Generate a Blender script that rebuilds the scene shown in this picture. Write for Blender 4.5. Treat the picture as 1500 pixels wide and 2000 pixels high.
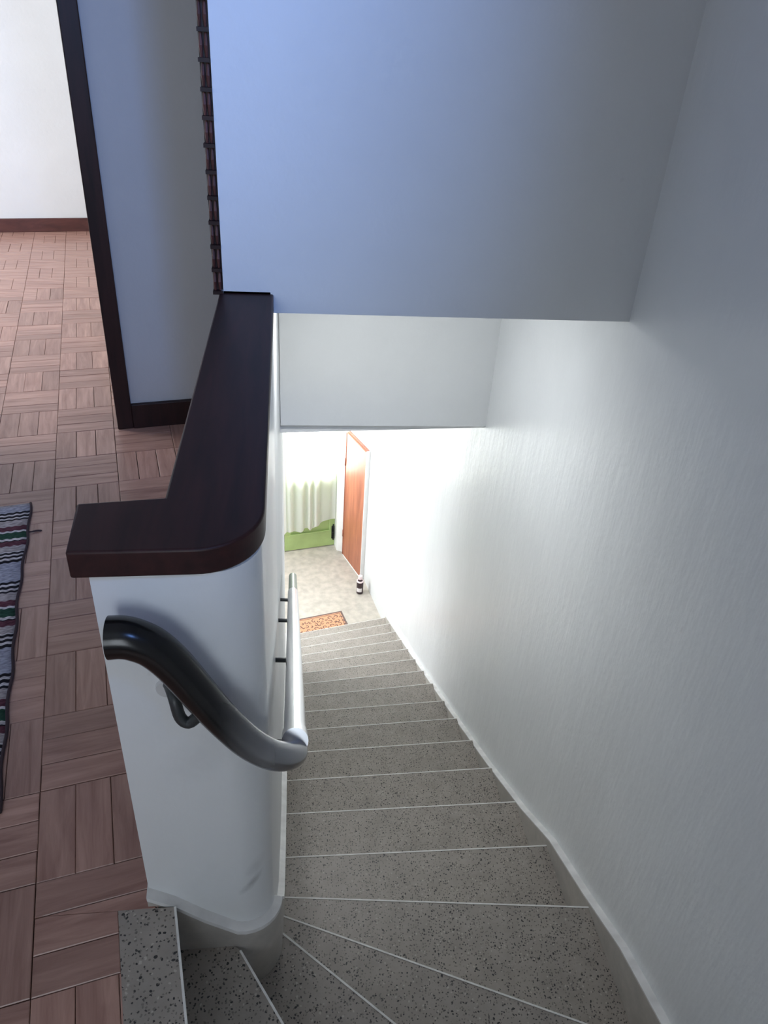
import bpy, bmesh, math, random
from mathutils import Vector, Matrix
random.seed(7)
for o in list(bpy.data.objects):
    bpy.data.objects.remove(o)
SC = bpy.context.scene
COL = SC.collection
PI = math.pi

# ------------------------------------------------------------------ camera
YAW, PITCH, ROLL, FPX = 0.145104, 0.571829, 0.071162, 1473.97
cam_data = bpy.data.cameras.new('camera')
cam = bpy.data.objects.new('camera', cam_data)
COL.objects.link(cam)
fw = Vector((math.sin(YAW) * math.cos(PITCH), math.cos(YAW) * math.cos(PITCH), -math.sin(PITCH)))
rt = fw.cross(Vector((0, 0, 1))).normalized()
up = rt.cross(fw)
r2 = rt * math.cos(ROLL) + up * math.sin(ROLL)
u2 = -rt * math.sin(ROLL) + up * math.cos(ROLL)
cam.matrix_world = Matrix(((r2.x, u2.x, -fw.x, 0), (r2.y, u2.y, -fw.y, 0), (r2.z, u2.z, -fw.z, 1.5), (0, 0, 0, 1)))
cam_data.sensor_fit = 'VERTICAL'
cam_data.sensor_height = 36.0
cam_data.sensor_width = 27.0
cam_data.lens = FPX / 2000 * 36
cam_data.clip_start = 0.02
SC.camera = cam

# ------------------------------------------------------------------ world, lights, exposure
SC.view_settings.view_transform = 'Standard'
SC.view_settings.look = 'None'
SC.view_settings.gamma = 1.0
SC.view_settings.use_curve_mapping = False
SC.view_settings.exposure = 0.0
SC.cycles.max_bounces = 14
SC.cycles.diffuse_bounces = 10
SC.cycles.glossy_bounces = 5
SC.cycles.transparent_max_bounces = 12
SC.cycles.sample_clamp_indirect = 6.0
SC.cycles.use_denoising = True

world = bpy.data.worlds.new('sky')
SC.world = world
world.use_nodes = True
bg = world.node_tree.nodes['Background']
bg.inputs[0].default_value = (0.62, 0.74, 0.95, 1)
bg.inputs[1].default_value = 1.5

def area(name, loc, direction, sx, sy, watts, color):
    d = bpy.data.lights.new(name, 'AREA')
    d.shape = 'RECTANGLE'
    d.size, d.size_y, d.energy, d.color = sx, sy, watts, color
    o = bpy.data.objects.new(name, d)
    o.location = loc
    o.rotation_euler = Vector(direction).to_track_quat('-Z', 'Y').to_euler()
    COL.objects.link(o)
    return o

G = -0.2195                                     # the house grid is turned against the stair flight
CG, SG = math.cos(G), math.sin(G)
def gp(gx, gy):                                 # house grid -> world
    return (gx * CG + gy * SG, -gx * SG + gy * CG)
E1, E2 = (CG, -SG), (SG, CG)

W_DOOR, W_SKY, W_BACK, W_ROOM, W_HALL, W_LEFT, W_FILL = 340, 12, 19, 150, 96, 4, 12.5
p = gp(1.60, 6.95)
area('daylight_hall_door', (*p, -1.55), (-E2[0], -E2[1], -0.12), 0.62, 1.5, W_DOOR, (0.98, 0.99, 1.0))
p = gp(-0.75, -1.52)
area('daylight_landing_window', (*p, 1.45), (E2[0], E2[1], -0.05), 1.1, 1.3, W_BACK, (0.88, 0.95, 1.0))
sky_l = area('daylight_stair_window', (.28, -.08, 2.15), (-1.12, 1.96, -.70), .20, .6, W_SKY, (0.20, 0.40, 1.0))
sky_l.data.spread = math.radians(78)                  # spread narrowed to keep the beam off half wall and right wall
p = gp(-3.3, 0.6)
area('daylight_landing_side_window', (*p, 1.6), (E1[0], E1[1], -0.1), 1.5, 1.3, W_LEFT, (0.9, 0.96, 1.0))
area('daylight_hall_window', (-1.50, 5.7, -1.05), (1, -.3, -.42), 1.3, 1.3, W_HALL, (0.97, 0.985, 1.0))
fill_l = area('stair_fill_light', (.07, 2.3, .86), (.30, -.05, -1), .2, .3, W_FILL, (0.96, .985, 1.0))  # added fill light under the closet, no fixture there
fill_l.data.spread = math.radians(165)
p = gp(-3.3, 5.0)
area('daylight_room_window', (*p, 1.6), (E1[0], E1[1] - .15, -0.75), 1.5, 1.3, W_ROOM, (0.89, 0.95, 1.0))

# ------------------------------------------------------------------ helpers
def link(name, me, m=None, parent=None, smooth=False, loc=None, rz=0.0):
    o = bpy.data.objects.new(name, me)
    COL.objects.link(o)
    if m is not None:
        me.materials.clear(); me.materials.append(m)
    if smooth:
        for pl in me.polygons: pl.use_smooth = True
    if loc is not None: o.location = loc
    o.rotation_euler = (0, 0, rz)
    if parent is not None: o.parent = parent
    return o

def tag(o, label=None, cat=None, group=None, kind=None):
    if label: o['label'] = label
    if cat: o['category'] = cat
    if group: o['group'] = group
    if kind: o['kind'] = kind
    return o

def empty(name, loc=(0, 0, 0), rz=0.0):
    o = bpy.data.objects.new(name, None)
    o.empty_display_size = 0.1
    o.location = loc
    o.rotation_euler = (0, 0, rz)
    COL.objects.link(o)
    return o

class MB:
    def __init__(s): s.v, s.f = [], []
    def add(s, vs, fs):
        b = len(s.v); s.v += [tuple(x) for x in vs]; s.f += [tuple(b + i for i in f) for f in fs]; return s
    def prism(s, poly, z0, z1):
        """poly: ccw (x,y); z0/z1 number or per-vertex list"""
        n = len(poly)
        a = z0 if isinstance(z0, (list, tuple)) else [z0] * n
        b = z1 if isinstance(z1, (list, tuple)) else [z1] * n
        vs = [(x, y, a[i]) for i, (x, y) in enumerate(poly)] + [(x, y, b[i]) for i, (x, y) in enumerate(poly)]
        fs = [tuple(range(n - 1, -1, -1)), tuple(range(n, 2 * n))]
        fs += [(i, (i + 1) % n, n + (i + 1) % n, n + i) for i in range(n)]
        return s.add(vs, fs)
    def box(s, x0, x1, y0, y1, z0, z1):
        return s.prism([(x0, y0), (x1, y0), (x1, y1), (x0, y1)], z0, z1)
    def gbox(s, gx0, gx1, gy0, gy1, z0, z1):
        return s.prism([gp(gx0, gy0), gp(gx1, gy0), gp(gx1, gy1), gp(gx0, gy1)], z0, z1)
    def wall(s, pts, t, z0, z1):
        """polyline of (x,y), thickened by t to the left of travel"""
        L = offset(pts, t)
        for i in range(len(pts) - 1):
            q = [pts[i], pts[i + 1], L[i + 1], L[i]]
            if t < 0: q = q[::-1]
            s.prism(q, z0, z1)
        return s
    def tube(s, path, rad, seg=16, caps=True, squash=(1, 1)):
        path = [Vector(q) for q in path]; n = len(path)
        rad = rad if isinstance(rad, (list, tuple)) else [rad] * n
        T = []
        for i in range(n):
            t = path[min(i + 1, n - 1)] - path[max(i - 1, 0)]
            T.append(t.normalized())
        ref = Vector((0, 0, 1)) if abs(T[0].z) < .9 else Vector((0, 1, 0))
        N = (ref - T[0] * ref.dot(T[0])).normalized()
        vs, fs = [], []
        for i in range(n):
            N = (N - T[i] * N.dot(T[i])).normalized(); B = T[i].cross(N)
            for k in range(seg):
                a = 2 * PI * k / seg
                vs.append(path[i] + N * (math.cos(a) * rad[i] * squash[0]) + B * (math.sin(a) * rad[i] * squash[1]))
        for i in range(n - 1):
            for k in range(seg):
                k2 = (k + 1) % seg
                fs.append((i * seg + k, i * seg + k2, (i + 1) * seg + k2, (i + 1) * seg + k))
        if caps:
            fs.append(tuple(range(seg - 1, -1, -1))); fs.append(tuple((n - 1) * seg + k for k in range(seg)))
        return s.add(vs, fs)
    def lathe(s, c, prof, seg=20):
        vs, fs = [], []
        for r, z in prof:
            for k in range(seg):
                a = 2 * PI * k / seg
                vs.append((c[0] + r * math.cos(a), c[1] + r * math.sin(a), c[2] + z))
        for i in range(len(prof) - 1):
            for k in range(seg):
                k2 = (k + 1) % seg
                fs.append((i * seg + k, i * seg + k2, (i + 1) * seg + k2, (i + 1) * seg + k))
        fs.append(tuple(range(seg - 1, -1, -1))); fs.append(tuple((len(prof) - 1) * seg + k for k in range(seg)))
        return s.add(vs, fs)
    def mesh(s, name):
        me = bpy.data.meshes.new(name); me.from_pydata(s.v, [], s.f); me.update()
        bm = bmesh.new(); bm.from_mesh(me); bmesh.ops.recalc_face_normals(bm, faces=bm.faces); bm.to_mesh(me); bm.free()
        return me
    def build(s, name, m=None, parent=None, smooth=False, bevel=0, seg=2, angle=None):
        o = link(name, s.mesh(name), m, parent, smooth)
        if bevel:
            b = o.modifiers.new('bevel', 'BEVEL'); b.width = bevel; b.segments = seg; b.limit_method = 'ANGLE'; b.angle_limit = math.radians(35)
            b.harden_normals = False
        if angle: shade(o, angle)
        return o

def shade(o, deg=40):
    me = o.data
    for pl in me.polygons: pl.use_smooth = True
    bm = bmesh.new(); bm.from_mesh(me)
    for e in bm.edges:
        if len(e.link_faces) == 2 and e.calc_face_angle(0) > math.radians(deg): e.smooth = False
    bm.to_mesh(me); bm.free()

def offset(pts, t):
    """offset an open polyline to its left by t"""
    out = []
    for i in range(len(pts)):
        ns = []
        if i > 0:
            d = (Vector(pts[i]) - Vector(pts[i - 1])).normalized(); ns.append(Vector((-d.y, d.x)))
        if i < len(pts) - 1:
            d = (Vector(pts[i + 1]) - Vector(pts[i])).normalized(); ns.append(Vector((-d.y, d.x)))
        n = sum(ns, Vector((0, 0))).normalized(); k = max(.5, n.dot(ns[0]))
        q = Vector(pts[i]) + n * (t / k); out.append((q.x, q.y))
    return out

def arc(cx, cy, r, a0, a1, n):
    return [(cx + r * math.cos(math.radians(a0 + (a1 - a0) * i / n)), cy + r * math.sin(math.radians(a0 + (a1 - a0) * i / n))) for i in range(n + 1)]

def interp(x, tab):
    if x <= tab[0][0]:
        (a, b), (c, d) = tab[0], tab[1]
    elif x >= tab[-1][0]:
        (a, b), (c, d) = tab[-2], tab[-1]
    else:
        for (a, b), (c, d) in zip(tab, tab[1:]):
            if a <= x <= c: break
    return b + (d - b) * (x - a) / (c - a)

def smooth_path(pts, n=6):
    """Catmull-Rom"""
    P = [Vector(q) for q in pts]; P = [2 * P[0] - P[1]] + P + [2 * P[-1] - P[-2]]
    out = []
    for i in range(1, len(P) - 2):
        for k in range(n):
            t = k / n
            a, b, c, d = P[i - 1], P[i], P[i + 1], P[i + 2]
            out.append(.5 * ((2 * b) + (c - a) * t + (2 * a - 5 * b + 4 * c - d) * t * t + (3 * b - a - 3 * c + d) * t ** 3))
    out.append(P[-2])
    return out

# ------------------------------------------------------------------ materials
def new_mat(name):
    m = bpy.data.materials.new(name); m.use_nodes = True
    nt = m.node_tree; b = nt.nodes['Principled BSDF']
    return m, nt, b
def nd(nt, t, **kw):
    n = nt.nodes.new(t)
    for k, v in kw.items():
        if k in n.inputs: n.inputs[k].default_value = v
        else: setattr(n, k, v)
    return n
def ramp(nt, stops, interp_='LINEAR'):
    n = nt.nodes.new('ShaderNodeValToRGB'); cr = n.color_ramp; cr.interpolation = interp_
    while len(cr.elements) < len(stops): cr.elements.new(1.0)
    for e, (p, c) in zip(cr.elements, stops):
        e.position = p; e.color = (*c, 1) if len(c) == 3 else c
    return n
def coords(nt, scale=(1, 1, 1), kind='Object', rot=(0, 0, 0)):
    tc = nt.nodes.new('ShaderNodeTexCoord'); mp = nt.nodes.new('ShaderNodeMapping')
    mp.inputs['Scale'].default_value = scale; mp.inputs['Rotation'].default_value = rot
    nt.links.new(tc.outputs[kind], mp.inputs['Vector'])
    return mp.outputs['Vector']
def bump(nt, b, height, strength, dist=.01):
    n = nd(nt, 'ShaderNodeBump', Strength=strength, Distance=dist)
    nt.links.new(height, n.inputs['Height']); nt.links.new(n.outputs['Normal'], b.inputs['Normal'])

def plain(name, col, rough=.5, metal=0.0, spec=.5, noise=0.0, nscale=30):
    m, nt, b = new_mat(name)
    b.inputs['Base Color'].default_value = (*col, 1); b.inputs['Roughness'].default_value = rough
    b.inputs['Metallic'].default_value = metal; b.inputs['Specular IOR Level'].default_value = spec
    if noise:
        t = nd(nt, 'ShaderNodeTexNoise', Scale=nscale, Detail=4.0)
        nt.links.new(coords(nt), t.inputs['Vector'])
        r = ramp(nt, [(.3, tuple(c * (1 - noise) for c in col)), (.7, tuple(min(1, c * (1 + noise)) for c in col))])
        nt.links.new(t.outputs['Fac'], r.inputs[0]); nt.links.new(r.outputs[0], b.inputs['Base Color'])
    return m

def plaster(name, col, rough, streak=0.0, spots=True, bumpy=.25):
    m, nt, b = new_mat(name)
    v = coords(nt)
    n1 = nd(nt, 'ShaderNodeTexNoise', Scale=2.3, Detail=5.0, Roughness=.6); nt.links.new(v, n1.inputs['Vector'])
    r = ramp(nt, [(.35, tuple(c * .955 for c in col)), (.65, col)])
    nt.links.new(n1.outputs['Fac'], r.inputs[0])
    out = r.outputs[0]
    if spots:                                                   # few small scuffs
        n2 = nd(nt, 'ShaderNodeTexNoise', Scale=16.0, Detail=2.0); nt.links.new(coords(nt, (1, 1, .6)), n2.inputs['Vector'])
        r2_ = ramp(nt, [(.765, (1, 1, 1)), (.80, (.84, .83, .82))]); nt.links.new(n2.outputs['Fac'], r2_.inputs[0])
        mx = nd(nt, 'ShaderNodeMix', data_type='RGBA', blend_type='MULTIPLY'); mx.inputs[0].default_value = 1
        nt.links.new(out, mx.inputs[6]); nt.links.new(r2_.outputs[0], mx.inputs[7]); out = mx.outputs[2]
    nt.links.new(out, b.inputs['Base Color'])
    b.inputs['Roughness'].default_value = rough
    b.inputs['Specular IOR Level'].default_value = .5
    nb = nd(nt, 'ShaderNodeTexNoise', Scale=38.0, Detail=3.0); nt.links.new(v, nb.inputs['Vector'])
    h = nb.outputs['Fac']
    if streak:
        ns = nd(nt, 'ShaderNodeTexNoise', Scale=9.0, Detail=4.0, Roughness=.65); nt.links.new(coords(nt, (1, 1, .16)), ns.inputs['Vector'])
        ad = nd(nt, 'ShaderNodeMath', operation='MULTIPLY_ADD'); nt.links.new(ns.outputs['Fac'], ad.inputs[0]); ad.inputs[1].default_value = streak
        nt.links.new(h, ad.inputs[2]); h = ad.outputs[0]
    bump(nt, b, h, bumpy, .006)
    return m

def terrazzo(name, base, chips=True):
    m, nt, b = new_mat(name)
    v = coords(nt)
    n1 = nd(nt, 'ShaderNodeTexNoise', Scale=14.0, Detail=6.0, Roughness=.7); nt.links.new(v, n1.inputs['Vector'])
    r = ramp(nt, [(.3, tuple(c * .82 for c in base)), (.7, tuple(c * 1.1 for c in base))]); nt.links.new(n1.outputs['Fac'], r.inputs[0])
    out = r.outputs[0]
    def layer(scale, thr, size, col, seed):
        nonlocal out
        mp = coords(nt, (1, 1, 1)); 
        add = nd(nt, 'ShaderNodeVectorMath', operation='ADD'); nt.links.new(mp, add.inputs[0]); add.inputs[1].default_value = (seed, seed * .7, seed * .3)
        wz = nd(nt, 'ShaderNodeTexNoise', Scale=scale * .9, Detail=2.0); nt.links.new(add.outputs[0], wz.inputs['Vector'])
        sc = nd(nt, 'ShaderNodeVectorMath', operation='SCALE'); nt.links.new(wz.outputs['Color'], sc.inputs[0]); sc.inputs['Scale'].default_value = .9 / scale
        a2 = nd(nt, 'ShaderNodeVectorMath', operation='ADD'); nt.links.new(add.outputs[0], a2.inputs[0]); nt.links.new(sc.outputs[0], a2.inputs[1])
        vo = nd(nt, 'ShaderNodeTexVoronoi', Scale=scale); nt.links.new(a2.outputs[0], vo.inputs['Vector'])
        lt = nd(nt, 'ShaderNodeMath', operation='LESS_THAN'); nt.links.new(vo.outputs['Distance'], lt.inputs[0]); lt.inputs[1].default_value = size
        sep = nd(nt, 'ShaderNodeSeparateColor'); nt.links.new(vo.outputs['Color'], sep.inputs[0])
        gt = nd(nt, 'ShaderNodeMath', operation='GREATER_THAN'); nt.links.new(sep.outputs[0], gt.inputs[0]); gt.inputs[1].default_value = thr
        mu = nd(nt, 'ShaderNodeMath', operation='MULTIPLY'); nt.links.new(lt.outputs[0], mu.inputs[0]); nt.links.new(gt.outputs[0], mu.inputs[1])
        mx = nd(nt, 'ShaderNodeMix', data_type='RGBA'); nt.links.new(mu.outputs[0], mx.inputs[0]); nt.links.new(out, mx.inputs[6]); mx.inputs[7].default_value = (*col, 1)
        out = mx.outputs[2]
    if chips:
        layer(145, .50, .31, (.04, .036, .034), 1.3)
        layer(92, .82, .27, (.022, .02, .02), 5.1)
        layer(150, .55, .32, tuple(c * .55 for c in base), 3.7)
        layer(120, .86, .30, tuple(min(1, c * 1.35) for c in base), 9.2)
    nt.links.new(out, b.inputs['Base Color'])
    b.inputs['Roughness'].default_value = .48
    bump(nt, b, n1.outputs['Fac'], .12, .004)
    return m

def wood(name, dark, light, rough=.35, axis=0, scale=1.0, rand=.25, coat=0.0, spec=.5):
    m, nt, b = new_mat(name)
    st = [14, 14, 14]; st[axis] = 1.3
    tc = nt.nodes.new('ShaderNodeTexCoord'); oi = nt.nodes.new('ShaderNodeObjectInfo')
    off = nd(nt, 'ShaderNodeVectorMath', operation='SCALE'); cmb = nt.nodes.new('ShaderNodeCombineXYZ')
    for i in range(3): nt.links.new(oi.outputs['Random'], cmb.inputs[i])
    nt.links.new(cmb.outputs[0], off.inputs[0]); off.inputs['Scale'].default_value = 37.0
    ad = nd(nt, 'ShaderNodeVectorMath', operation='ADD'); nt.links.new(tc.outputs['Object'], ad.inputs[0]); nt.links.new(off.outputs[0], ad.inputs[1])
    mp = nt.nodes.new('ShaderNodeMapping'); mp.inputs['Scale'].default_value = [x * scale for x in st]; nt.links.new(ad.outputs[0], mp.inputs['Vector'])
    n1 = nd(nt, 'ShaderNodeTexNoise', Scale=3.0, Detail=6.0, Roughness=.62, Distortion=.6); nt.links.new(mp.outputs[0], n1.inputs['Vector'])
    r = ramp(nt, [(.3, dark), (.72, light)]); nt.links.new(n1.outputs['Fac'], r.inputs[0])
    hsv = nt.nodes.new('ShaderNodeHueSaturation'); nt.links.new(r.outputs[0], hsv.inputs['Color'])
    mr = nd(nt, 'ShaderNodeMapRange'); nt.links.new(oi.outputs['Random'], mr.inputs[0]); mr.inputs[3].default_value = 1 - rand; mr.inputs[4].default_value = 1 + rand
    nt.links.new(mr.outputs[0], hsv.inputs['Value'])
    nt.links.new(hsv.outputs[0], b.inputs['Base Color'])
    b.inputs['Roughness'].default_value = rough
    b.inputs['Specular IOR Level'].default_value = spec
    if coat: b.inputs['Coat Weight'].default_value = coat; b.inputs['Coat Roughness'].default_value = .15
    bump(nt, b, n1.outputs['Fac'], .12, .002)
    return m

M = {}
M['wall'] = plaster('white_wall_paint', (.70, .715, .72), .5, bumpy=.18)
M['wall_gloss'] = plaster('satin_wall_paint', (.70, .715, .72), .33, streak=3.0, bumpy=.18)
M['wall_shade'] = plaster('shade_toned_wall', (.40, .405, .42), .55, bumpy=.15)  # darker copy of the wall colour, standing in for shade on this wall
M['wall_plain'] = plaster('ceiling_paint', (.74, .75, .75), .7, spots=False, bumpy=.08)
def scuffed():
    m = plaster('scuffed_half_wall_paint', (.70, .715, .72), .33, streak=1.0, bumpy=.2); nt = m.node_tree; b = nt.nodes['Principled BSDF']
    src = b.inputs['Base Color'].links[0].from_socket
    for (cx_, cz_, sx, sz, rot, dep) in ((-.085, .02, .035, .012, .75, .35), (-.075, .07, .03, .02, 1.1, .14), (-.16, .42, .09, .05, .9, .07)):
        tc = nt.nodes.new('ShaderNodeTexCoord')
        sb = nd(nt, 'ShaderNodeVectorMath', operation='SUBTRACT'); nt.links.new(tc.outputs['Object'], sb.inputs[0]); sb.inputs[1].default_value = (cx_, .888, cz_)
        mp = nd(nt, 'ShaderNodeMapping', vector_type='TEXTURE'); mp.inputs['Rotation'].default_value = (0, -rot, 0); mp.inputs['Scale'].default_value = (sx, .05, sz); nt.links.new(sb.outputs[0], mp.inputs['Vector'])
        ln = nd(nt, 'ShaderNodeVectorMath', operation='LENGTH'); nt.links.new(mp.outputs[0], ln.inputs[0])
        ns = nd(nt, 'ShaderNodeTexNoise', Scale=45.0, Detail=4.0); nt.links.new(tc.outputs['Object'], ns.inputs['Vector'])
        ad = nd(nt, 'ShaderNodeMath', operation='MULTIPLY_ADD'); nt.links.new(ns.outputs['Fac'], ad.inputs[0]); ad.inputs[1].default_value = 1.1; nt.links.new(ln.outputs['Value'], ad.inputs[2])
        r_ = ramp(nt, [(.45, (1 - dep,) * 3), (1.0, (1, 1, 1))]); sc_ = nd(nt, 'ShaderNodeMath', operation='MULTIPLY'); nt.links.new(ad.outputs[0], sc_.inputs[0]); sc_.inputs[1].default_value = .6; nt.links.new(sc_.outputs[0], r_.inputs[0])
        mx = nd(nt, 'ShaderNodeMix', data_type='RGBA', blend_type='MULTIPLY'); mx.inputs[0].default_value = 1
        nt.links.new(src, mx.inputs[6]); nt.links.new(r_.outputs[0], mx.inputs[7]); src = mx.outputs[2]
    nt.links.new(src, b.inputs['Base Color'])
    return m
M['half_wall'] = scuffed()
M['ledge'] = plain('paint_smeared_ledge', (.60, .595, .585), .7, noise=.13, nscale=16)
M['terrazzo'] = terrazzo('stair_terrazzo', (.29, .258, .226))
M['terrazzo_fine'] = terrazzo('skirt_terrazzo', (.40, .375, .34), chips=False)
M['hall_floor'] = plain('hall_terrazzo', (.43, .395, .345), .45, noise=.16, nscale=16)
M['nosing'] = plain('worn_lit_edge', (.66, .65, .62), .6, noise=.12, nscale=40)
M['plank'] = wood('parquet_wood', (.225, .115, .09), (.42, .255, .205), .32, 0, 1.0, .16)
M['subfloor'] = plain('dark_subfloor', (.03, .02, .016), .9)
M['cap'] = wood('varnished_dark_wood', (.016, .0055, .006), (.042, .013, .012), .46, 1, .8, 0, spec=.3)
M['trim'] = wood('dark_trim_wood', (.012, .005, .005), (.03, .011, .010), .45, 2, .8, .05, spec=.25)
M['base'] = wood('baseboard_wood', (.05, .016, .014), (.10, .034, .028), .4, 0, .6, .05)
M['bead'] = wood('reddish_bead_wood', (.07, .025, .02), (.13, .05, .04), .4, 2, 1, .2)
M['rail'] = plain('black_to_steel_rail', (.003, .003, .0034), .22, spec=.5)
def rail_reflection():
    """dark and bright reflections put into the colour, black to steel towards the elbow"""
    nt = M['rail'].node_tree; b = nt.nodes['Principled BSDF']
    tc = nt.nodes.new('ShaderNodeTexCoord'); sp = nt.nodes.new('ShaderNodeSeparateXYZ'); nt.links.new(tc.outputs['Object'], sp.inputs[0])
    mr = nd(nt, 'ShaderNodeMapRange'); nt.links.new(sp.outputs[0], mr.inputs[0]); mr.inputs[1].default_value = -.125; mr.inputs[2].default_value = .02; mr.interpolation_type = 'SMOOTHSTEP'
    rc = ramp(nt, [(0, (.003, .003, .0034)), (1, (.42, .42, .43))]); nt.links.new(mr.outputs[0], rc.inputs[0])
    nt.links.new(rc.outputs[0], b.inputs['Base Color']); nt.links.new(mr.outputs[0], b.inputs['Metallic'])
rail_reflection()
M['chrome'] = plain('polished_steel', (.66, .67, .69), .24, 1.0)
M['end'] = plain('grey_green_sleeve', (.18, .23, .16), .4)
M['bracket'] = plain('dark_bracket_paint', (.03, .033, .034), .45)
M['flange'] = plain('white_flange_paint', (.55, .55, .55), .5)
M['door'] = wood('orange_brown_door_wood', (.23, .072, .04), (.44, .165, .09), .4, 2, .55, 0)
M['door_edge'] = wood('door_frame_wood', (.2, .06, .035), (.33, .11, .06), .45, 2, .6, 0)
M['white'] = plain('white_gloss_paint', (.78, .78, .77), .4, noise=.04, nscale=9)
M['green'] = plain('green_door_paint', (.36, .48, .19), .42, noise=.1, nscale=7)
M['black_metal'] = plain('black_metal', (.012, .012, .013), .45, .6)
M['bottle'] = plain('dark_bottle_plastic', (.03, .012, .018), .3)
M['bottle_label'] = plain('bottle_label_paper', (.75, .72, .72), .5)
M['bottle_cap'] = plain('pale_pink_cap', (.8, .66, .68), .4)

def curtain_mat():
    m, nt, b = new_mat('sheer_white_curtain')
    o = nt.nodes['Material Output']
    d = nd(nt, 'ShaderNodeBsdfDiffuse', Color=(.86, .86, .84, 1)); t = nd(nt, 'ShaderNodeBsdfTranslucent', Color=(.9, .9, .88, 1))
    mx = nt.nodes.new('ShaderNodeMixShader'); mx.inputs[0].default_value = .5
    nt.links.new(d.outputs[0], mx.inputs[1]); nt.links.new(t.outputs[0], mx.inputs[2]); nt.links.new(mx.outputs[0], o.inputs['Surface'])
    return m
M['curtain'] = curtain_mat()
def glass_mat():
    m, nt, b = new_mat('window_glass')
    o = nt.nodes['Material Output']
    t = nd(nt, 'ShaderNodeBsdfTransparent', Color=(.96, .97, .96, 1)); g = nd(nt, 'ShaderNodeBsdfGlossy', Roughness=.02)
    mx = nt.nodes.new('ShaderNodeMixShader'); mx.inputs[0].default_value = .06
    nt.links.new(t.outputs[0], mx.inputs[1]); nt.links.new(g.outputs[0], mx.inputs[2]); nt.links.new(mx.outputs[0], o.inputs['Surface'])
    return m
M['glass'] = glass_mat()
def rug_mat():
    """woven stripes: local y runs along the rug"""
    m, nt, b = new_mat('striped_woven_rug')
    tc = nt.nodes.new('ShaderNodeTexCoord'); sep = nt.nodes.new('ShaderNodeSeparateXYZ'); nt.links.new(tc.outputs['Object'], sep.inputs[0])
    # zigzag weave
    wx = nd(nt, 'ShaderNodeMath', operation='MULTIPLY'); nt.links.new(sep.outputs[0], wx.inputs[0]); wx.inputs[1].default_value = 260.0
    sn = nd(nt, 'ShaderNodeMath', operation='SINE'); nt.links.new(wx.outputs[0], sn.inputs[0])
    yy = nd(nt, 'ShaderNodeMath', operation='MULTIPLY_ADD'); nt.links.new(sn.outputs[0], yy.inputs[0]); yy.inputs[1].default_value = .002
    sc = nd(nt, 'ShaderNodeMath', operation='MULTIPLY'); nt.links.new(sep.outputs[1], sc.inputs[0]); sc.inputs[1].default_value = -1.0
    nt.links.new(sc.outputs[0], yy.inputs[2])
    P = .405
    dv = nd(nt, 'ShaderNodeMath', operation='DIVIDE'); nt.links.new(yy.outputs[0], dv.inputs[0]); dv.inputs[1].default_value = P
    fr = nd(nt, 'ShaderNodeMath', operation='FRACT'); nt.links.new(dv.outputs[0], fr.inputs[0])
    gy, bk, wh, ma, gn, lt = (.36, .36, .42), (.02, .018, .022), (.62, .58, .58), (.12, .045, .06), (.03, .075, .05), (.42, .37, .36)
    st = [(0, gy), (.052, bk), (.062, wh), (.072, bk), (.084, wh), (.094, bk), (.104, lt), (.143, ma), (.168, wh), (.178, gn), (.216, wh), (.228, bk), (.234, ma), (.258, lt),
          (.288, wh), (.293, bk), (.304, wh), (.314, bk), (.326, wh), (.337, bk), (.352, gy)]
    r = ramp(nt, [(a / P * 1.0, c) for a, c in st], 'CONSTANT'); nt.links.new(fr.outputs[0], r.inputs[0])
    ns = nd(nt, 'ShaderNodeTexNoise', Scale=160.0, Detail=2.0); nt.links.new(coords(nt, (.35, 1, 1)), ns.inputs['Vector'])
    r2_ = ramp(nt, [(.35, (.62, .62, .62)), (.65, (1.15, 1.15, 1.15))]); nt.links.new(ns.outputs['Fac'], r2_.inputs[0])
    mx = nd(nt, 'ShaderNodeMix', data_type='RGBA', blend_type='MULTIPLY'); mx.inputs[0].default_value = 1
    nt.links.new(r.outputs[0], mx.inputs[6]); nt.links.new(r2_.outputs[0], mx.inputs[7]); nt.links.new(mx.outputs[2], b.inputs['Base Color'])
    b.inputs['Roughness'].default_value = .95; b.inputs['Specular IOR Level'].default_value = .1
    bump(nt, b, ns.outputs['Fac'], .6, .004)
    return m
M['rug'] = rug_mat()
M['rug_edge'] = plain('dark_rug_edge', (.035, .02, .025), .9)
M['mat_field'] = plain('orange_coir', (.55, .28, .16), .95, noise=.12, nscale=90)
M['mat_border'] = plain('brown_mat_border', (.13, .085, .075), .9, noise=.15, nscale=90)
M['mat_scroll'] = plain('dark_mat_ornament', (.09, .055, .05), .9)

def struct(o): o['kind'] = 'structure'; return o

# ------------------------------------------------------------------ key dimensions
R = .172                                     # riser
ZL = -19 * R                                 # lower hall floor
ZC = 2.75                                    # upstairs ceiling
HC = -.06                                   # hall ceiling
WX = [(-.2, .912), (.8, .905), (1.25, .898), (1.75, .888), (2.2, .883), (2.7, .88), (4.2, .88), (5.3, .874)]   # right wall x over y
XL = -.045                                   # left face of the flight
YF, YB, YS, YD = .888, 1.858, 3.02, 3.268    # half wall front, upper wall, beam, hall ceiling edge

# ------------------------------------------------------------------ walls
pts = [(interp(y, WX), y) for y in (-.12, .8, 1.25, 1.75, 2.2, 2.7, 3.5, 4.2, 5.3)]
mb = MB(); L = offset(pts, -.12)
for i in range(len(pts) - 1):
    mb.prism([pts[i], L[i], L[i + 1], pts[i + 1]], ZL - .1, ZC)
struct(mb.build('wall_right', M['wall_gloss'], angle=30))

pB = [(.874, 5.30), (.726, 6.085), (.563, 6.515), (.525, 6.66), (.47, 6.95)]
L = offset(pB, -.12); mb = MB()
for i in range(len(pB) - 1):
    mb.prism([pB[i], L[i], L[i + 1], pB[i + 1]], ZL - .1, HC)
struct(mb.build('wall_right', M['wall'], angle=8))

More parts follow.
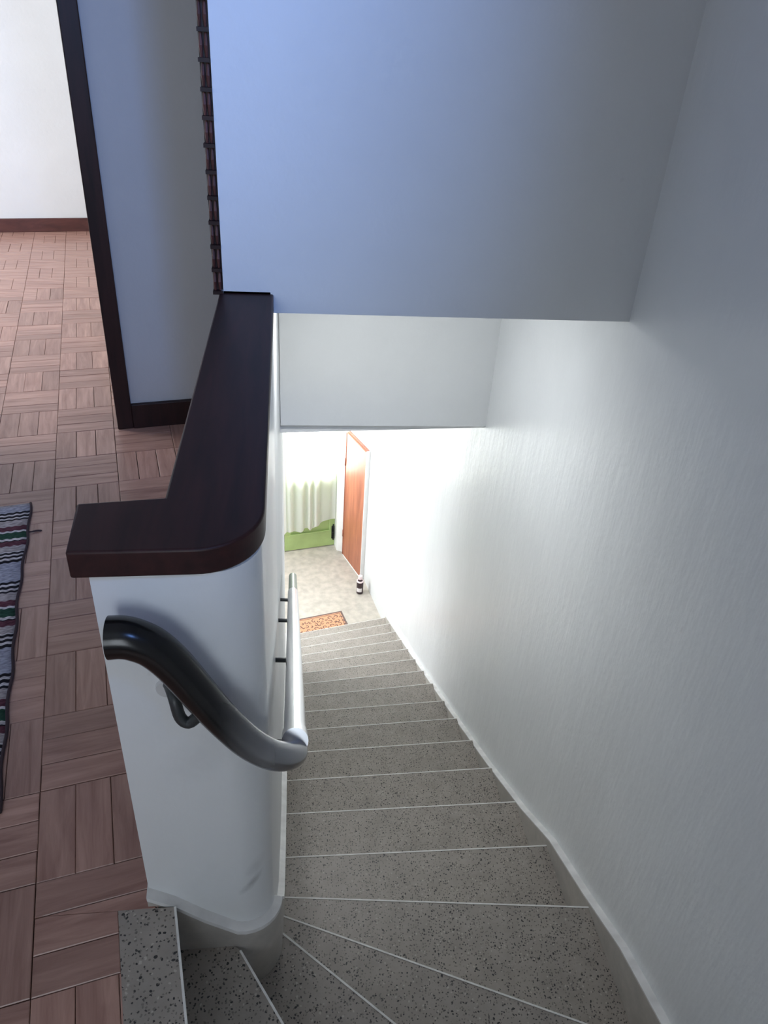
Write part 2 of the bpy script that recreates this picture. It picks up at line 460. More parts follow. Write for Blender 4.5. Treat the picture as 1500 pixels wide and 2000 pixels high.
# back wall of the winder, behind the viewer
struct(MB().box(-.03, 1.03, -.24, -.12, ZL - .1, ZC).build('wall_back', M['wall']))

# upper wall across the flight, closet body over the stairs
struct(MB().prism([(-.16, YB), (interp(YB, WX), YB), (interp(YD, WX), YD + .12), (-.16, YD + .12)], [.884, .883, .883, .884], ZC).build('wall_front', M['wall']))
# beam behind it and the edge of the hall ceiling
struct(MB().box(XL, .885, YS, YD + .2, -.005, .90).build('wall_front', M['wall']))
o = struct(MB().prism([(XL - .02, YS + .025), (.885, YS + .025), (.885, YD + .2), (XL - .02, YD + .2)], [-.055, -.022, -.022, -.055], -.006).build('trim_1', M['white']))

# balustrade wall: rounded corner at the winder
RC = .075
def half_plan(y_end, inset=0.0):
    return [(-.287 + inset, YF), (XL - RC, YF)] + arc(XL - RC, YF + RC, RC, -90, 0, 10)[1:] + [(XL, 1.4), (XL, y_end)]
plan = half_plan(YB + .0)
ztop = lambda y: .820 + .064 * (y - .885)
poly = plan + [(-.16, YB), (-.165, .985), (-.287, .985)]
o = MB().prism(poly, -.95, [ztop(y) for x, y in poly]).build('wall_balustrade', M['half_wall'], angle=30)
struct(o)
# left side of the flight further down
struct(MB().box(-.165, XL - .002, YB, YS + .3, -1.2, .935).build('wall_left', M['wall']))
struct(MB().prism([(-.165, 1.1), (XL - .004, 1.1), (XL - .004, 4.05), (-.165, 4.05)], ZL - .1, HC).build('wall_left', M['wall']))
struct(MB().prism([(-.165, 4.05), (XL - .004, 4.05), (XL - .004, 5.05), (-.165, 5.05)], ZL - .1, [-2.43, -2.43, -3.05, -3.05]).build('wall_left', M['wall']))
mb = MB(); mb.box(-1.72, -1.6, 3.9, 4.95, ZL, HC); mb.box(-1.72, -1.6, 6.25, 7.0, ZL, HC); mb.box(-1.72, -1.6, 4.95, 6.25, ZL, -2.35); mb.box(-1.72, -1.6, 4.95, 6.25, -.55, HC)
struct(mb.build('wall_hall', M['wall']))
struct(MB().box(-1.6, -.165, 3.9, 4.0, ZL, HC).build('wall_hall', M['wall']))
struct(MB().prism([(-.285, YF + .004), (XL - RC, YF + .004)] + arc(XL - RC, YF + RC, RC - .004, -90, 0, 8)[1:] + [(XL - .004, 1.2), (-.285, 1.2)], ZL - .1, -.93).build('wall_left', M['wall']))

# ---- upstairs landing: end wall with doorway, rounded corner into the dark passage
struct(MB().gbox(-.05, .5, 3.065, 3.215, -.01, ZC).build('wall_landing', M['wall_shade']))
# wood casing of the doorway (right jamb), baseboard
struct(MB().gbox(-.062, .002, 3.045, 3.235, 0, 2.12).build('door_2', M['trim'], bevel=.004))
struct(MB().gbox(.002, .5, 3.043, 3.065, 0, .108).build('baseboard_landing', M['trim'], bevel=.003))
# left of the doorway, over the doorway
struct(MB().gbox(-3.4, -.95, 3.065, 3.215, 0, ZC).build('wall_landing', M['wall']))
struct(MB().gbox(-.95, -.05, 3.065, 3.215, 2.12, ZC).build('wall_landing', M['wall']))
struct(MB().gbox(-.97, -.905, 3.045, 3.235, 0, 2.12).build('door_2', M['trim'], bevel=.004))
# far room
struct(MB().gbox(-3.5, .6, 6.60, 6.72, -.05, ZC).build('wall_far', M['wall']))
struct(MB().gbox(-3.38, .2, 6.578, 6.60, 0, .098).build('baseboard_far', M['base'], bevel=.003))
mb = MB(); mb.gbox(-3.5, -3.38, -1.7, -.2, 0, ZC); mb.gbox(-3.5, -3.38, 1.4, 4.2, 0, ZC); mb.gbox(-3.5, -3.38, -.2, 1.4, 0, .9); mb.gbox(-3.5, -3.38, -.2, 1.4, 2.3, ZC); mb.gbox(-3.5, -3.38, 5.8, 6.7, 0, ZC); mb.gbox(-3.5, -3.38, 4.2, 5.8, 0, .9); mb.gbox(-3.5, -3.38, 4.2, 5.8, 2.3, ZC)
struct(mb.build('wall_left', M['wall']))
# right side of the far room (closes it against the passage)
struct(MB().gbox(.5, .6, 3.2, 6.7, 0, ZC).build('wall_far', M['wall']))
# landing back wall with its window
mb = MB(); mb.gbox(-3.4, -1.35, -1.72, -1.6, 0, ZC); mb.gbox(-.15, .9, -1.72, -1.6, 0, ZC); mb.gbox(-1.35, -.15, -1.72, -1.6, 0, .8); mb.gbox(-1.35, -.15, -1.72, -1.6, 2.1, ZC)
struct(mb.build('wall_back', M['wall']))
struct(MB().prism([(-.03, -.14), (-.03, -1.5), (.09, -1.5), (.09, -.14)], 0, ZC).build('wall_back', M['wall']))
def window(name, corners, n):
    """frame bars round a rectangle given in grid coordinates"""
    (ax, ay), (bx, by), z0, z1 = corners
    d = (Vector((bx, by)) - Vector((ax, ay))).normalized(); nn = Vector((-d.y, d.x)) * .025
    mb = MB()
    def bar(u0, u1, za, zb):
        a = Vector((ax, ay)) + d * u0; b = Vector((ax, ay)) + d * u1
        mb.prism([gp(*(a - nn)), gp(*(b - nn)), gp(*(b + nn)), gp(*(a + nn))], za, zb)
    W = (Vector((bx, by)) - Vector((ax, ay))).length
    bar(0, .05, z0, z1); bar(W - .05, W, z0, z1); bar(.05, W - .05, z0, z0 + .05); bar(.05, W - .05, z1 - .05, z1); bar(W / 2 - .025, W / 2 + .025, z0 + .05, z1 - .05)
    return struct(mb.build(name, M['white']))
window('window_1', ((-3.46, 4.2), (-3.46, 5.8), .9, 2.3), 2)
window('window_3', ((-3.46, -.2), (-3.46, 1.4), .9, 2.3), 2)
window('window_2', ((-1.35, -1.69), (-.15, -1.69), .8, 2.1), 2)

# ceilings
struct(MB().gbox(-3.5, 2.3, -1.8, 6.8, ZC, ZC + .1).build('ceiling', M['wall_plain']))
struct(MB().box(-.165, 1.2, YD + .05, 7.2, HC, HC + .045).build('ceiling', M['wall_plain']))
struct(MB().box(-1.75, -.165, YD + .05, 7.2, -.26, -.20).build('ceiling', M['wall_plain']))

# ------------------------------------------------------------------ upstairs floor: parquet, plank by plank
tx = lambda y: -.338 - .225 * (y - .83)                 # edge of the terrazzo threshold
fl = [(-3.9, -1.75), (.1, -1.75), (.1, -.2), (tx(-.12), -.12), (tx(.86), .86), (-.28, .89), (-.28, .99), (-.16, .99), (-.16, 6.9), (-3.9, 6.9)]
floor = struct(MB().prism(fl, -.19, -.0125).build('floor', M['subfloor']))

def clip(poly, a, b, c):
    """keep a*x+b*y<=c"""
    out = []
    for i in range(len(poly)):
        p, q = poly[i], poly[(i + 1) % len(poly)]
        dp, dq = a * p[0] + b * p[1] - c, a * q[0] + b * q[1] - c
        if dp <= 0: out.append(p)
        if (dp < 0 < dq) or (dq < 0 < dp):
            t = dp / (dp - dq); out.append((p[0] + t * (q[0] - p[0]), p[1] + t * (q[1] - p[1])))
    return out
def project(x, y, z):
    d = Vector((x, y, z - 1.5)); w = d.dot(fw)
    return (750 + FPX * d.dot(r2) / w, 1000 - FPX * d.dot(u2) / w) if w > .05 else (9999, 9999)

B, S = .2255, .2255 / 3
planks = []
plank_mesh = None
for i in range(-16, 6):
    for j in range(-6, 29):
        bx0, by0 = -.303 + B * i, 1.254 + .2262 * (j - 3)
        vertical = (i + j) % 2 == 0
        for k in range(3):
            if vertical: r_ = (bx0 + S * k, bx0 + S * (k + 1), by0, by0 + .2262)
            else:        r_ = (bx0, bx0 + B, by0 + .0754 * k, by0 + .0754 * (k + 1))
            c = gp((r_[0] + r_[1]) / 2, (r_[2] + r_[3]) / 2)
            if r_[2] > 6.585 or c[1] > 6.85: continue
            planks.append((c, r_, vertical))
def plank_geo(poly, hgt):
    n = len(poly); cxx = sum(p[0] for p in poly) / n; cyy = sum(p[1] for p in poly) / n
    ins = [(cxx + (x - cxx) * (1 - .0016 / max(.03, abs(x - cxx) + 1e-6)) if abs(x - cxx) > .005 else x, cyy + (y - cyy) * (1 - .0016 / max(.03, abs(y - cyy) + 1e-6)) if abs(y - cyy) > .005 else y) for x, y in poly]
    vs = [(x, y, -.012) for x, y in poly] + [(x, y, -.0015) for x, y in poly] + [(x, y, 0) for x, y in ins]
    fs = [tuple(range(2 * n, 3 * n))]
    for a in range(n):
        b = (a + 1) % n
        fs += [(a, b, n + b, n + a), (n + a, n + b, 2 * n + b, 2 * n + a)]
    return vs, fs
shown, rest = [], []
for c, r_, vert in planks:
    g_ = random.choice((.0004, .0006, .0006, .0009, .0013))
    L_, W_ = (r_[3] - r_[2], r_[1] - r_[0]) if vert else (r_[1] - r_[0], r_[3] - r_[2])
    poly = [(-L_ / 2 + g_, -W_ / 2 + g_), (L_ / 2 - g_, -W_ / 2 + g_), (L_ / 2 - g_, W_ / 2 - g_), (-L_ / 2 + g_, W_ / 2 - g_)]
    rot = (PI / 2 - G) if vert else -G
    ca, sa = math.cos(rot), math.sin(rot)
    full = True
    # the floor's right edge in world terms
    lines = []
    if c[1] < .87: lines.append((1, .225, -.338 + .225 * .83))
    elif c[1] < 1.0: lines.append((1, 0, -.2885))
    elif c[1] < 3.0: lines.append((1, 0, -.1665))
    else: lines.append((1, 0, -.1665))
    if c[1] < -.1: lines = [(1, 0, -.035)]
    wpoly = [(c[0] + x * ca - y * sa, c[1] + x * sa + y * ca) for x, y in poly]
    for a, b, cc in lines: wpoly2 = clip(wpoly, a, b, cc)
    extra = None
    ylo, yhi = min(q[1] for q in wpoly), max(q[1] for q in wpoly)
    if ylo < .868 < yhi and max(q[0] for q in wpoly) > -.345:     # plank round the corner of the threshold
        lo_ = clip(clip(wpoly, 1, .225, -.338 + .225 * .83), 0, 1, .8675); hi_ = clip(clip(wpoly, 1, 0, -.27), 0, -1, -.8675)
        A_ = lambda P_: abs(sum(P_[t][0] * P_[(t + 1) % len(P_)][1] - P_[(t + 1) % len(P_)][0] * P_[t][1] for t in range(len(P_)))) / 2
        wpoly2, extra = (lo_, hi_) if A_(lo_) > A_(hi_) else (hi_, lo_)
        if len(extra) < 3 or A_(extra) < 1e-5: extra = None
    if len(wpoly2) < 3: continue
    area_ = abs(sum(wpoly2[t][0] * wpoly2[(t + 1) % len(wpoly2)][1] - wpoly2[(t + 1) % len(wpoly2)][0] * wpoly2[t][1] for t in range(len(wpoly2)))) / 2
    if area_ < 4e-4: continue
    full = area_ > .97 * (L_ - 2 * g_) * (W_ - 2 * g_)
    if not full:
        poly = [((x - c[0]) * ca + (y - c[1]) * sa, -(x - c[0]) * sa + (y - c[1]) * ca) for x, y in wpoly2]
    px, py = project(c[0], c[1], 0)
    d = math.hypot(c[0], c[1])
    seen = -130 < px < 480 and 380 < py < 2150
    (shown if seen else rest).append((d, c, rot, poly, full, g_, vert))
    if extra:
        (shown if seen else rest).append((d, c, rot, [((x - c[0]) * ca + (y - c[1]) * sa, -(x - c[0]) * sa + (y - c[1]) * ca) for x, y in extra], False, g_, vert))
shown.sort(key=lambda t: t[0])
rest += shown[298:]; shown = shown[:298]
cache = {}
for d, c, rot, poly, full, g_, vert in shown:
    key = (g_, vert) if full else None
    if key and key in cache: me = cache[key]
    else:
        vs, fs = plank_geo(poly, 0); mb = MB(); mb.add(vs, fs); me = bpy.data.meshes.new('plank'); me.from_pydata(mb.v, [], mb.f); me.update()
        me.materials.append(M['plank'])
        if key: cache[key] = me
    o = bpy.data.objects.new('plank', me); COL.objects.link(o); o.parent = floor
    o.location = (c[0], c[1], random.uniform(-.0007, .0005)); o.rotation_euler = (random.uniform(-.003, .003), random.uniform(-.002, .002), rot)
mb = MB()
for d, c, rot, poly, full, g_, vert in rest:
    vs, fs = plank_geo(poly, 0); ca, sa = math.cos(rot), math.sin(rot)
    mb.add([(c[0] + x * ca - y * sa, c[1] + x * sa + y * ca, z) for x, y, z in vs], fs)
o = mb.build('parquet', M['plank'], floor); o['kind'] = 'stuff'

# ------------------------------------------------------------------ staircase
stair = empty('staircase', (0.4, 3.0, ZL))
tag(stair, 'speckled grey terrazzo staircase winding down along the white right wall', 'staircase')
SO = Vector((-.4, -3.0, -ZL))
def sbuild(mb, name, m, **kw):
    mb.v = [(x - .4, y - 3.0, z - ZL) for x, y, z in mb.v]
    return mb.build(name, m, stair, **kw)
xin = lambda y: interp(y, WX) - .022          # inner face of the right skirt
# nosing lines (left y, right y), from the top straight step downwards
NL = [(1.274, 1.176), (1.510, 1.493), (1.798, 1.795), (2.080, 2.093), (2.364, 2.391), (2.645, 2.683), (2.920, 2.966), (3.190, 3.270),
      (3.461, 3.552), (3.725, 3.840), (3.990, 4.127), (4.252, 4.415), (4.520, 4.700), (4.800, 4.996), (5.065, 5.275)]
edges = []                                     # each: (left xy, right xy) of the nosing on tread k (k=0 is the landing)
edges.append(((-.236, .868), (-.027, -.12)))                         # threshold edge at the landing
edges.append(((-.115, .862), (.485, -.12)))
edges.append(((-.044, .997), (.888, .178)))
edges.append(((-.044, 1.127), (.884, .722)))
for a, b in NL: edges.append(((XL, a), (xin(b), b)))
def zk(k): return -k * R
# treads
corner_fill = {0: [(-.345, .868)], }
def ext(p, q, t):
    d = (Vector(q) - Vector(p)).normalized() * t
    return (p[0] - d.x, p[1] - d.y), (q[0] + d.x, q[1] + d.y)
for k in range(19):
    (lx, ly), (rx, ry) = edges[k]
    if k == 0:
        poly = [(tx(-.12), -.12), (rx, ry), (lx, ly), (tx(.868), .868)]
    else:
        (plx, ply), (prx, pry) = edges[k - 1]
        if k == 1:
            poly = [(prx - .01, pry), (rx, ry), (lx, ly), (lx - .03, .885), (plx - .01, .885), (plx - .01, ply)]
        elif k == 2:
            poly = [(prx, pry), (.894, -.12), (rx, ry), (lx, ly), (-.06, .93), (plx, ply)]
        else:
            poly = [(prx, pry - .005), (rx, ry), (lx, ly), (plx, ply - .005)]
    t0 = -.045 if k else -.045
    sbuild(MB().prism(poly, zk(k) - .045, zk(k)), 'tread', M['terrazzo'])
    # riser below this nosing
    d = Vector((rx - lx, ry - ly)).normalized(); n = Vector((d.y, -d.x)) * .03
    q = [(lx, ly), (lx + n.x, ly + n.y), (rx + n.x, ry + n.y), (rx, ry)]
    nb = Vector((-d.y, d.x)) * -.006
    q = [(x + nb.x, y + nb.y) for x, y in q]
    sbuild(MB().prism(q, zk(k) - R - .01, zk(k) - .04), 'riser', M['terrazzo_fine'])
    # worn arris along the nosing, its caught light put into the pale colour
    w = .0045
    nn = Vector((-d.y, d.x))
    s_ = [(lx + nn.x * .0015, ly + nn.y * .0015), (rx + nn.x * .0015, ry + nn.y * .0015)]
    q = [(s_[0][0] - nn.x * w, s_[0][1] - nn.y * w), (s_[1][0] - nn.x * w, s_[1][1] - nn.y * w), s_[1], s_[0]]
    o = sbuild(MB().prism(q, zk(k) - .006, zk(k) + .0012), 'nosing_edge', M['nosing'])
    if k == 0: o['label'] = 'worn edge of the landing step, caught light painted in'
# right skirt: sloped board on the wall with a painted ledge
ST = [(-.1, -.385), (.3, -.40), (.55, -.44), (.775, -.494), (.997, -.571), (1.229, -.695), (1.484, -.816), (1.728, -.986), (2.159, -1.254), (2.681, -1.565), (3.296, -1.93), (4.178, -2.450), (5.196, -3.03), (5.28, -3.075)]
ys = [-.1, .2, .45, .62, .775, .89, .997, 1.11, 1.229, 1.36, 1.484, 1.6, 1.728, 1.94, 2.159, 2.681, 3.0, 3.296, 3.8, 4.178, 4.7, 5.196, 5.275]
def skirt(ys, top0, thick, inner, m, name, lo):
    mb = MB(); vs = []
    for y in ys:
        x = interp(y, WX) + .004; zt = interp(y, ST) + top0
        vs += [(x - inner - .004, y, zt), (x, y, zt + .002), (x, y, zt - lo), (x - inner - .004, y, zt - lo)]
    fs = []
    for i in range(len(ys) - 1):
        for a in range(4):
            b = (a + 1) % 4
            fs.append((4 * i + a, 4 * i + b, 4 * i + 4 + b, 4 * i + 4 + a))
    n = 4 * (len(ys) - 1)
    fs += [(0, 1, 2, 3), (n + 3, n + 2, n + 1, n)]
    mb.add(vs, fs)
    return sbuild(mb, name, m)
skirt(ys, -.006, 0, .022, M['terrazzo_fine'], 'skirt_board', .36)
o = skirt(ys, 0, 0, .023, M['ledge'], 'skirt_ledge', .006); o['label'] = 'white paint-smeared ledge on top of the skirt'
# skirt round the foot of the balustrade wall
path = [(-.289, YF), (-.237, YF), (-.184, YF), (XL - RC, YF)] + arc(XL - RC, YF + RC, RC, -90, 0, 8)[1:] + [(XL, 1.05), (XL, 1.127), (XL, 1.274)] + [(XL, a) for a, b in NL[1:]]
def left_top(i, x, y):
    if y < YF + .001: return interp(x, [(-.289, .034), (-.237, -.004), (-.184, -.058), (-.12, -.112)])
    if i < 12: return -.112 - .04 * (i - 3) / 8
    return interp(y, [(.963, -.155), (1.05, -.30), (1.127, -.44), (1.274, -.615)]) if y < 1.275 else -.615 - R * [round(a, 3) for a, b in NL].index(round(y, 3))
def skirt_left(grow, dz, lo, m, name):
    off = offset(path, -grow); mb = MB(); vs = []; fs = []
    for i, ((x, y), (ox, oy)) in enumerate(zip(path, off)):
        zt = left_top(i, x, y) + dz
        inn = offset(path, .01)[i]
        lo_ = lo if i < 4 or lo < .1 else lo + .15
        vs += [(ox, oy, zt), (inn[0], inn[1], zt + .012), (inn[0], inn[1], zt - lo_), (ox, oy, zt - lo_)]
    for i in range(len(path) - 1):
        for a in range(4):
            b = (a + 1) % 4
            fs.append((4 * i + a, 4 * i + b, 4 * i + 4 + b, 4 * i + 4 + a))
    n = 4 * (len(path) - 1); fs += [(0, 1, 2, 3), (n + 3, n + 2, n + 1, n)]
    mb.add(vs, fs)
    return sbuild(mb, name, m, angle=40)
skirt_left(.016, -.006, .34, M['terrazzo_fine'], 'skirt_board')
o = skirt_left(.018, 0, .012, M['ledge'], 'skirt_ledge'); o['label'] = 'rough plaster-smeared ledge at the foot of the half wall'

# ------------------------------------------------------------------ lower hall
struct(MB().prism([(-1.7, 3.9), (-.165, 3.9), (-.165, 5.05), (.86, 5.25), (.86, 5.45), (.8, 6.2), (.6, 6.9), (-1.7, 6.9)], ZL - .1, ZL).build('floor', M['hall_floor']))
# green entrance door (local: x along the door, y outwards, z up)
dl, dr = Vector((-.075, 6.562)), Vector((.456, 6.677))
dd = (dr - dl).normalized(); drz = math.atan2(dd.y, dd.x); DW = (dr - dl).length
door = empty('door_1', (dl.x, dl.y, ZL), drz); struct(door)
def dbox(name, m, boxes, parent=door, bevel=.002):
    mb = MB()
    for b in boxes: mb.box(*b)
    return mb.build(name, m, parent, bevel=bevel)
DH = 2.35
dbox('bottom_panel', M['green'], [(.065, DW - .055, .018, .038, .19, .86)])
dbox('kick_rail', M['green'], [(0.0, DW, .0, .045, .012, .20)])
dbox('stile', M['green'], [(0, .07, 0.001, .044, .2, DH)]); dbox('stile', M['green'], [(DW - .06, DW, 0.001, .044, .2, DH)])
dbox('middle_rail', M['green'], [(.07, DW - .06, 0, .045, .84, .93)]); dbox('top_rail', M['green'], [(.07, DW - .06, 0, .045, DH - .1, DH)])
dbox('moulding', M['green'], [(.05, DW - .05, -.008, .004, .195, .212)])
dbox('pane', M['glass'], [(.07, DW - .06, .018, .022, .93, DH - .1)], bevel=0)
bolt = dbox('bolt', M['black_metal'], [(DW - .035, DW - .006, -.012, .002, .10, .26)], bevel=.003)
b2 = MB().tube([(DW - .02, -.02, .09), (DW - .02, -.02, .29)], .007, 10).build('bolt_rod', M['black_metal'], bolt, smooth=True)
b3 = MB().tube([(DW - .02, -.02, .2), (DW - .034, -.045, .2)], .008, 10).build('bolt_knob', M['black_metal'], bolt, smooth=True)
# dark wall beside / over the door opening
p0 = dl - dd * 1.75; p1 = dr + dd * .35
mb = MB()
nrm = Vector((-dd.y, dd.x))
mb.prism([(dr.x, dr.y), (p1.x, p1.y), (p1.x + nrm.x * .12, p1.y + nrm.y * .12), (dr.x + nrm.x * .12, dr.y + nrm.y * .12)], ZL - .1, HC)
mb.prism([(p0.x, p0.y), (dl.x - .003, dl.y), (dl.x - .003 + nrm.x * .12, dl.y + nrm.y * .12), (p0.x + nrm.x * .12, p0.y + nrm.y * .12)], ZL - .1, HC)
mb.prism([(p0.x, p0.y), (dr.x, dr.y), (dr.x + nrm.x * .12, dr.y + nrm.y * .12), (p0.x + nrm.x * .12, p0.y + nrm.y * .12)], ZL + DH + .01, HC)
struct(mb.build('wall_hall', M['wall']))
# white door jamb in the corner
j0 = dr + dd * .004 - nrm * .07
struct(MB().prism([(dr.x + .004, dr.y - .012), (dr.x + .018, dr.y - .10), (.553, 6.535), (.562, 6.60), (.535, 6.70), (dr.x + .004, dr.y + .02)], ZL, ZL + 2.45).build('trim_3', M['white'], bevel=.008))
# curtain in front of the door
cur = empty('curtain', (dl.x, dl.y, ZL), drz)
tag(cur, 'sheer white curtain with wavy hem hanging over the green door', 'curtain')
CW = DW - .008; NX, NZ = 90, 26
hem = [(0, .265), (.06, .285), (.10, .268), (.16, .262), (.19, .285), (.235, .295), (.27, .27), (.30, .28), (.32, .31), (.36, .315), (.40, .355), (.45, .372), (.60, .378)]
vs, fs = [], []
for i in range(NX + 1):
    u = -.03 + (CW + .03) * i / NX
    amp = .017 if u < .36 else .017 * max(.15, 1 - (u - .36) / .06)
    ph = u * 68 + 1.1 * math.sin(u * 23)
    for j in range(NZ + 1):
        t = j / NZ
        z = interp(u, hem) + (2.18 - interp(u, hem)) * t
        vs.append((u + .004 * math.sin(ph * 1.3 + t), -.04 + amp * (1 - .45 * t) * math.sin(ph + .5 * t) , z))
for i in range(NX):
    for j in range(NZ):
        a = i * (NZ + 1) + j
        fs.append((a, a + NZ + 1, a + NZ + 2, a + 1))
MB().add(vs, fs).build('cloth', M['curtain'], cur, smooth=True)
MB().tube([(-.02, -.042, 2.185), (CW, -.042, 2.185)], .009, 10).build('rod', M['white'], cur, smooth=True)
# brown cupboard door on the right wall
a, b = Vector((.709, 6.086)), Vector((.553, 6.505))
cd = (b - a).normalized(); crz = math.atan2(cd.y, cd.x)
cup = empty('cupboard_door', (a.x, a.y, ZL), crz)
tag(cup, 'low orange-brown wooden cupboard door in the hall wall by the curtain', 'door')
CL = (b - a).length
def cbox(name, m, b_, bevel=.003): return MB().box(*b_).build(name, m, cup, bevel=bevel)
cbox('panel', M['door'], (0.006, CL - .004, -.0, .022, .02, 1.462))
cbox('frame_edge', M['door_edge'], (0.0, CL, -.022, .004, 1.455, 1.475)); cbox('frame_edge', M['door_edge'], (CL - .012, CL, -.022, .027, .02, 1.46))
cbox('frame_edge', M['white'], (-.010, -.001, -.02, .027, .0, 1.48))
cbox('base_strip', M['white'], (-.0, CL, -.022, .02, 0.0, .018))
for z in (.25, 1.1):
    MB().tube([(CL - .006, .026, z), (CL - .006, .026, z + .08)], .007, 10).build('hinge', M['door_edge'], cup, smooth=True)
# bottle on the floor
bt = empty('bottle', (.668, 5.86, ZL)); tag(bt, 'small dark bottle with pale cap standing on the hall floor', 'bottle')
MB().lathe((0, 0, 0), [(.030, 0), (.034, .006), (.034, .13), (.030, .15), (.016, .165), (.015, .178)], 20).build('body', M['bottle'], bt, smooth=True)
MB().lathe((0, 0, .172), [(.018, 0), (.021, .002), (.021, .035), (.017, .042)], 16).build('cap', M['bottle_cap'], bt, smooth=True)
vs = []; fs = []
for k in range(9):
    a_ = math.radians(205 + 12 * k)
    vs += [(.0348 * math.cos(a_), .0348 * math.sin(a_), .03), (.0348 * math.cos(a_), .0348 * math.sin(a_), .075)]
for k in range(8): fs.append((2 * k, 2 * k + 2, 2 * k + 3, 2 * k + 1))
MB().add(vs, fs).build('paper_label', M['bottle_label'], bt, smooth=True)
MB().lathe((0, 0, .14), [(.0345, 0), (.0350, .001), (.0345, .012), (.031, .0145)], 16).build('shoulder_band', M['bottle_cap'], bt, smooth=True)

# doormat
mrz = math.atan2(.103, .404)
dm = empty('doormat', (.471, 5.579, ZL), mrz); tag(dm, 'orange doormat with dark scrollwork at the foot of the stairs', 'doormat')
MW, MD = .52, .27
MB().box(-MW, 0, -MD, 0, 0, .009).build('border', M['mat_border'], dm, bevel=.003)
MB().box(-MW + .02, -.02, -MD + .02, -.02, .008, .0105).build('field', M['mat_field'], dm)
mb = MB()
for (x0, x1, y0, y1) in ((-MW + .03, -.03, -.034, -.030), (-MW + .03, -.03, -MD + .030, -MD + .034), (-.034, -.030, -MD + .03, -.03), (-MW + .030, -MW + .034, -MD + .03, -.03)):
    mb.box(x0, x1, y0, y1, .0095, .0118)
mb.build('inner_line', M['mat_scroll'], dm)
mb = MB()
def scroll(x, y, r, a, turn, hand):
    n = 16; pts_ = []
    for i in range(n + 1):
        t = i / n; rr = r * (1 - .8 * t); an = a + hand * turn * t
        pts_.append((x + rr * math.cos(an), y + rr * math.sin(an)))
    wl = offset(pts_, .0034); wr = offset(pts_, -.0034)
    for i in range(n): mb.prism([wr[i], wr[i + 1], wl[i + 1], wl[i]], .0098, .0116)
for k in range(6):
    x = -.07 - .076 * k
    for y, hd in ((-.072, 1), (-.125, -1), (-.18, 1)):
        scroll(x + random.uniform(-.008, .008), y, .024, random.uniform(0, 6.2), 5.0, hd if k % 2 else -hd)
        scroll(x + .038, y - .014, .015, random.uniform(0, 6.2), 4.6, -hd)
mb.build('scroll_pattern', M['mat_scroll'], dm)['kind'] = 'stuff'

# ------------------------------------------------------------------ wooden cap on the balustrade wall
zc = lambda y: .868 + .064 * (y - .885)
capp = [(-.309, .8765)] + arc(-.138, .9775, .098, -90, 0, 14) + [(-.040, YB + .006), (-.170, YB + .006), (-.192, 1.006), (-.318, .992)]
o = MB().prism(capp, [zc(y) - .046 for x, y in capp], [zc(y) for x, y in capp]).build('wooden_cap', M['cap'], bevel=.004, seg=3, angle=35)
tag(o, 'dark varnished L-shaped wooden cap board lying along the white half wall', 'cap board')

# stacked turned blocks at the end of the upper wall
post = struct(MB().box(-.184, -.1605, YB + .012, YB + .12, .926, ZC).build('trim_4', M['trim']))
mb0 = None
for k in range(33):
    z = .926 + .054 * k
    if mb0 is None:
        m_ = MB(); m_.box(-.185, -.1605, YB - .004, YB + .02, .001, .009); mb0 = m_.mesh('bead_ring'); mb0.materials.append(M['trim'])
        m_ = MB()
        m_.tube([(-.1785, YB + .008, .010), (-.1785, YB + .002, .031), (-.1785, YB + .008, .053)], [.0028, .0042, .0028], 8); mb1 = m_.mesh('bead'); mb1.materials.append(M['bead'])
        m_ = MB()
        m_.tube([(-.1680, YB + .008, .010), (-.1680, YB + .002, .031), (-.1680, YB + .008, .053)], [.0028, .0042, .0028], 8); mb2 = m_.mesh('bead'); mb2.materials.append(M['bead'])
    for nm, me in (('bead_ring', mb0), ('bead', mb1), ('bead', mb2)):
        o = bpy.data.objects.new(nm, me); COL.objects.link(o); o.parent = post; o.location = (random.uniform(-.0008, .0008), 0, z)

# ------------------------------------------------------------------ handrail
hr = empty('handrail', (0, 0, 0)); tag(hr, 'round handrail, black on the half wall then steel down the stairs', 'handrail')
YR = .835
fp = [(-.259, YR, .748), (-.240, YR, .748), (-.222, YR, .742), (-.199, YR, .726), (-.173, YR, .690), (-.144, YR, .635), (-.113, YR, .577), (-.076, YR, .520), (-.042, YR + .003, .483), (-.016, YR + .014, .460), (.000, YR + .038, .437), (.003, YR + .066, .417)]
path_ = smooth_path(fp, 5)
n = len(path_)
rad = [.0315 + (.0225 - .0315) * (i / (n - 1)) ** 1.2 for i in range(n)]
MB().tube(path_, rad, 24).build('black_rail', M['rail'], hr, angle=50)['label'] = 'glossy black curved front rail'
def zr(y): return .40 - .59 * (y - .95)
y0 = YR + .06
MB().tube([(.003, y0, zr(y0) + .012), (.003, y0 + .05, zr(y0 + .05) + .004), (.003, 2.45, zr(2.45))], .0205, 24).build('steel_rail', M['chrome'], hr, angle=50)['label'] = 'polished steel rail running down the flight'
MB().tube([(.003, y0 - .004, zr(y0 - .004) + .012), (.003, y0 + .04, zr(y0 + .04) + .005)], .0232, 24).build('collar', M['chrome'], hr, angle=50)
MB().tube([(.003, 2.45, zr(2.45)), (.003, 2.89, zr(2.89))], .0185, 20).build('end_sleeve', M['end'], hr, angle=50)['label'] = 'grey-green sleeve on the lower end'
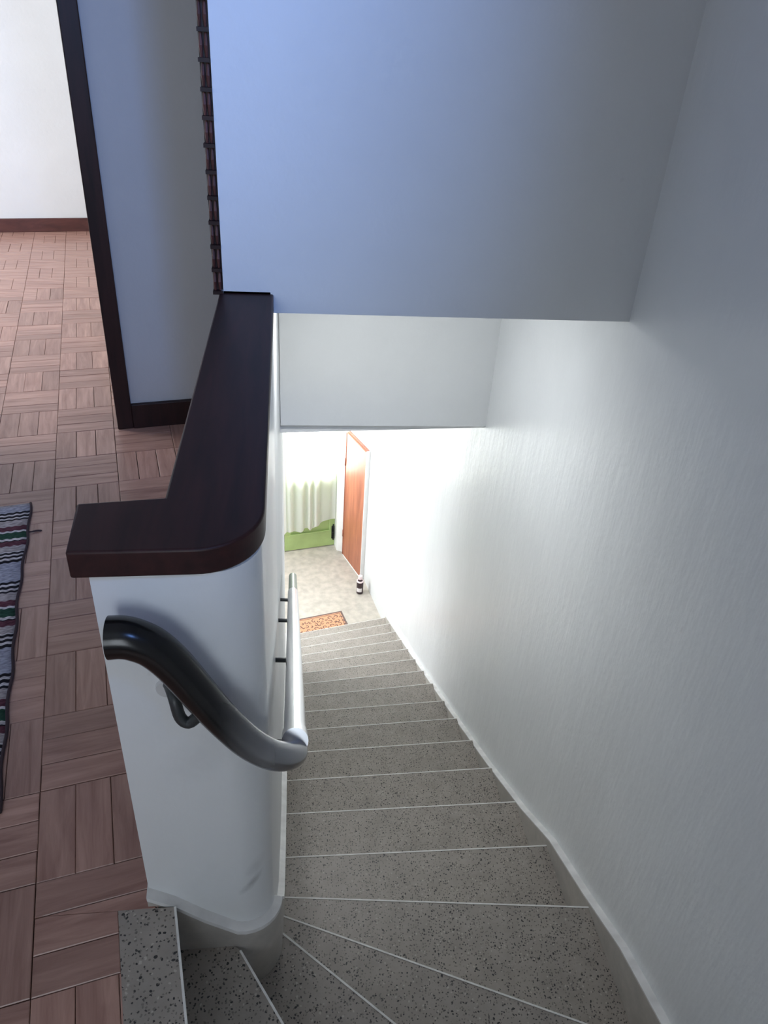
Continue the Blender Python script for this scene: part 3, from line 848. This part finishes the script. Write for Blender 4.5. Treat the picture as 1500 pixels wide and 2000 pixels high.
# v-shaped bracket on the front
bp = smooth_path([(-.197, YF, .60), (-.192, YF - .012, .604), (-.183, YF - .036, .604), (-.176, YF - .045, .572), (-.163, YF - .048, .561), (-.146, YR + .004, .578), (-.130, YR, .598)], 4)
bk = MB().tube(bp, .0095, 12).build('front_bracket', M['bracket'], hr, smooth=True)
MB().tube([(-.199, YF + .003, .592), (-.199, YF - .006, .592)], [.020, .017], 18).build('flange', M['flange'], bk, angle=40)
for y in (.93, 1.474, 1.96, 2.34):
    MB().tube([(XL - .005, y, zr(y) - .012), (-.02, y, zr(y) - .014), (.0, y, zr(y) - .012)], .0065, 10).build('wall_bracket', M['bracket'], hr, smooth=True)

# ------------------------------------------------------------------ rug
gx0, gy0 = -.379, 2.517
rx_, ry_ = gp(gx0, gy0)
rug = empty('striped_rug', (rx_, ry_, 0), -G + .02); tag(rug, 'woven rug with maroon, green and grey stripes on the landing parquet', 'rug')
RW, RL = .7, 1.3
NX, NY = 14, 60
vs, fs = [], []
edge = lambda v: .003 * math.sin(v * 9) - .03 * min(1, v / .9) + .003 * math.sin(v * 31)
for side in (0, 1):
    for i in range(NX + 1):
        for j in range(NY + 1):
            v = RL * j / NY; u = -RW * i / NX
            vs.append((u + edge(v) * (1 - i / NX), -v, .0008 if side == 0 else .0065 + .0012 * math.sin(v * 60) + .001 * math.sin(v * 17 + u * 21)))
N1 = (NX + 1) * (NY + 1)
for i in range(NX):
    for j in range(NY):
        a = i * (NY + 1) + j
        fs += [(a, a + NY + 1, a + NY + 2, a + 1), (N1 + a, N1 + a + 1, N1 + a + NY + 2, N1 + a + NY + 1)]
for j in range(NY):
    a = j; b = NX * (NY + 1) + j
    fs += [(a, a + 1, N1 + a + 1, N1 + a), (b, N1 + b, N1 + b + 1, b + 1)]
for i in range(NX):
    a = i * (NY + 1); b = a + NY; d_ = NY + 1
    fs += [(a, N1 + a, N1 + a + d_, a + d_), (b, b + d_, N1 + b + d_, N1 + b)]
MB().add(vs, fs).build('weave', M['rug'], rug, smooth=True)
MB().tube([(edge(RL * j / NY) + .001, -RL * j / NY, .0055) for j in range(NY + 1)], .0042, 8).build('selvedge', M['rug_edge'], rug, smooth=True)
MB().tube(smooth_path([(edge(.185), -.185, .006), (edge(.185) + .012, -.186, .0045), (edge(.185) + .03, -.181, .003), (edge(.185) + .045, -.184, .002)], 4), [.003] * 12 + [.001], 6).build('loose_thread', M['rug_edge'], rug, smooth=True)
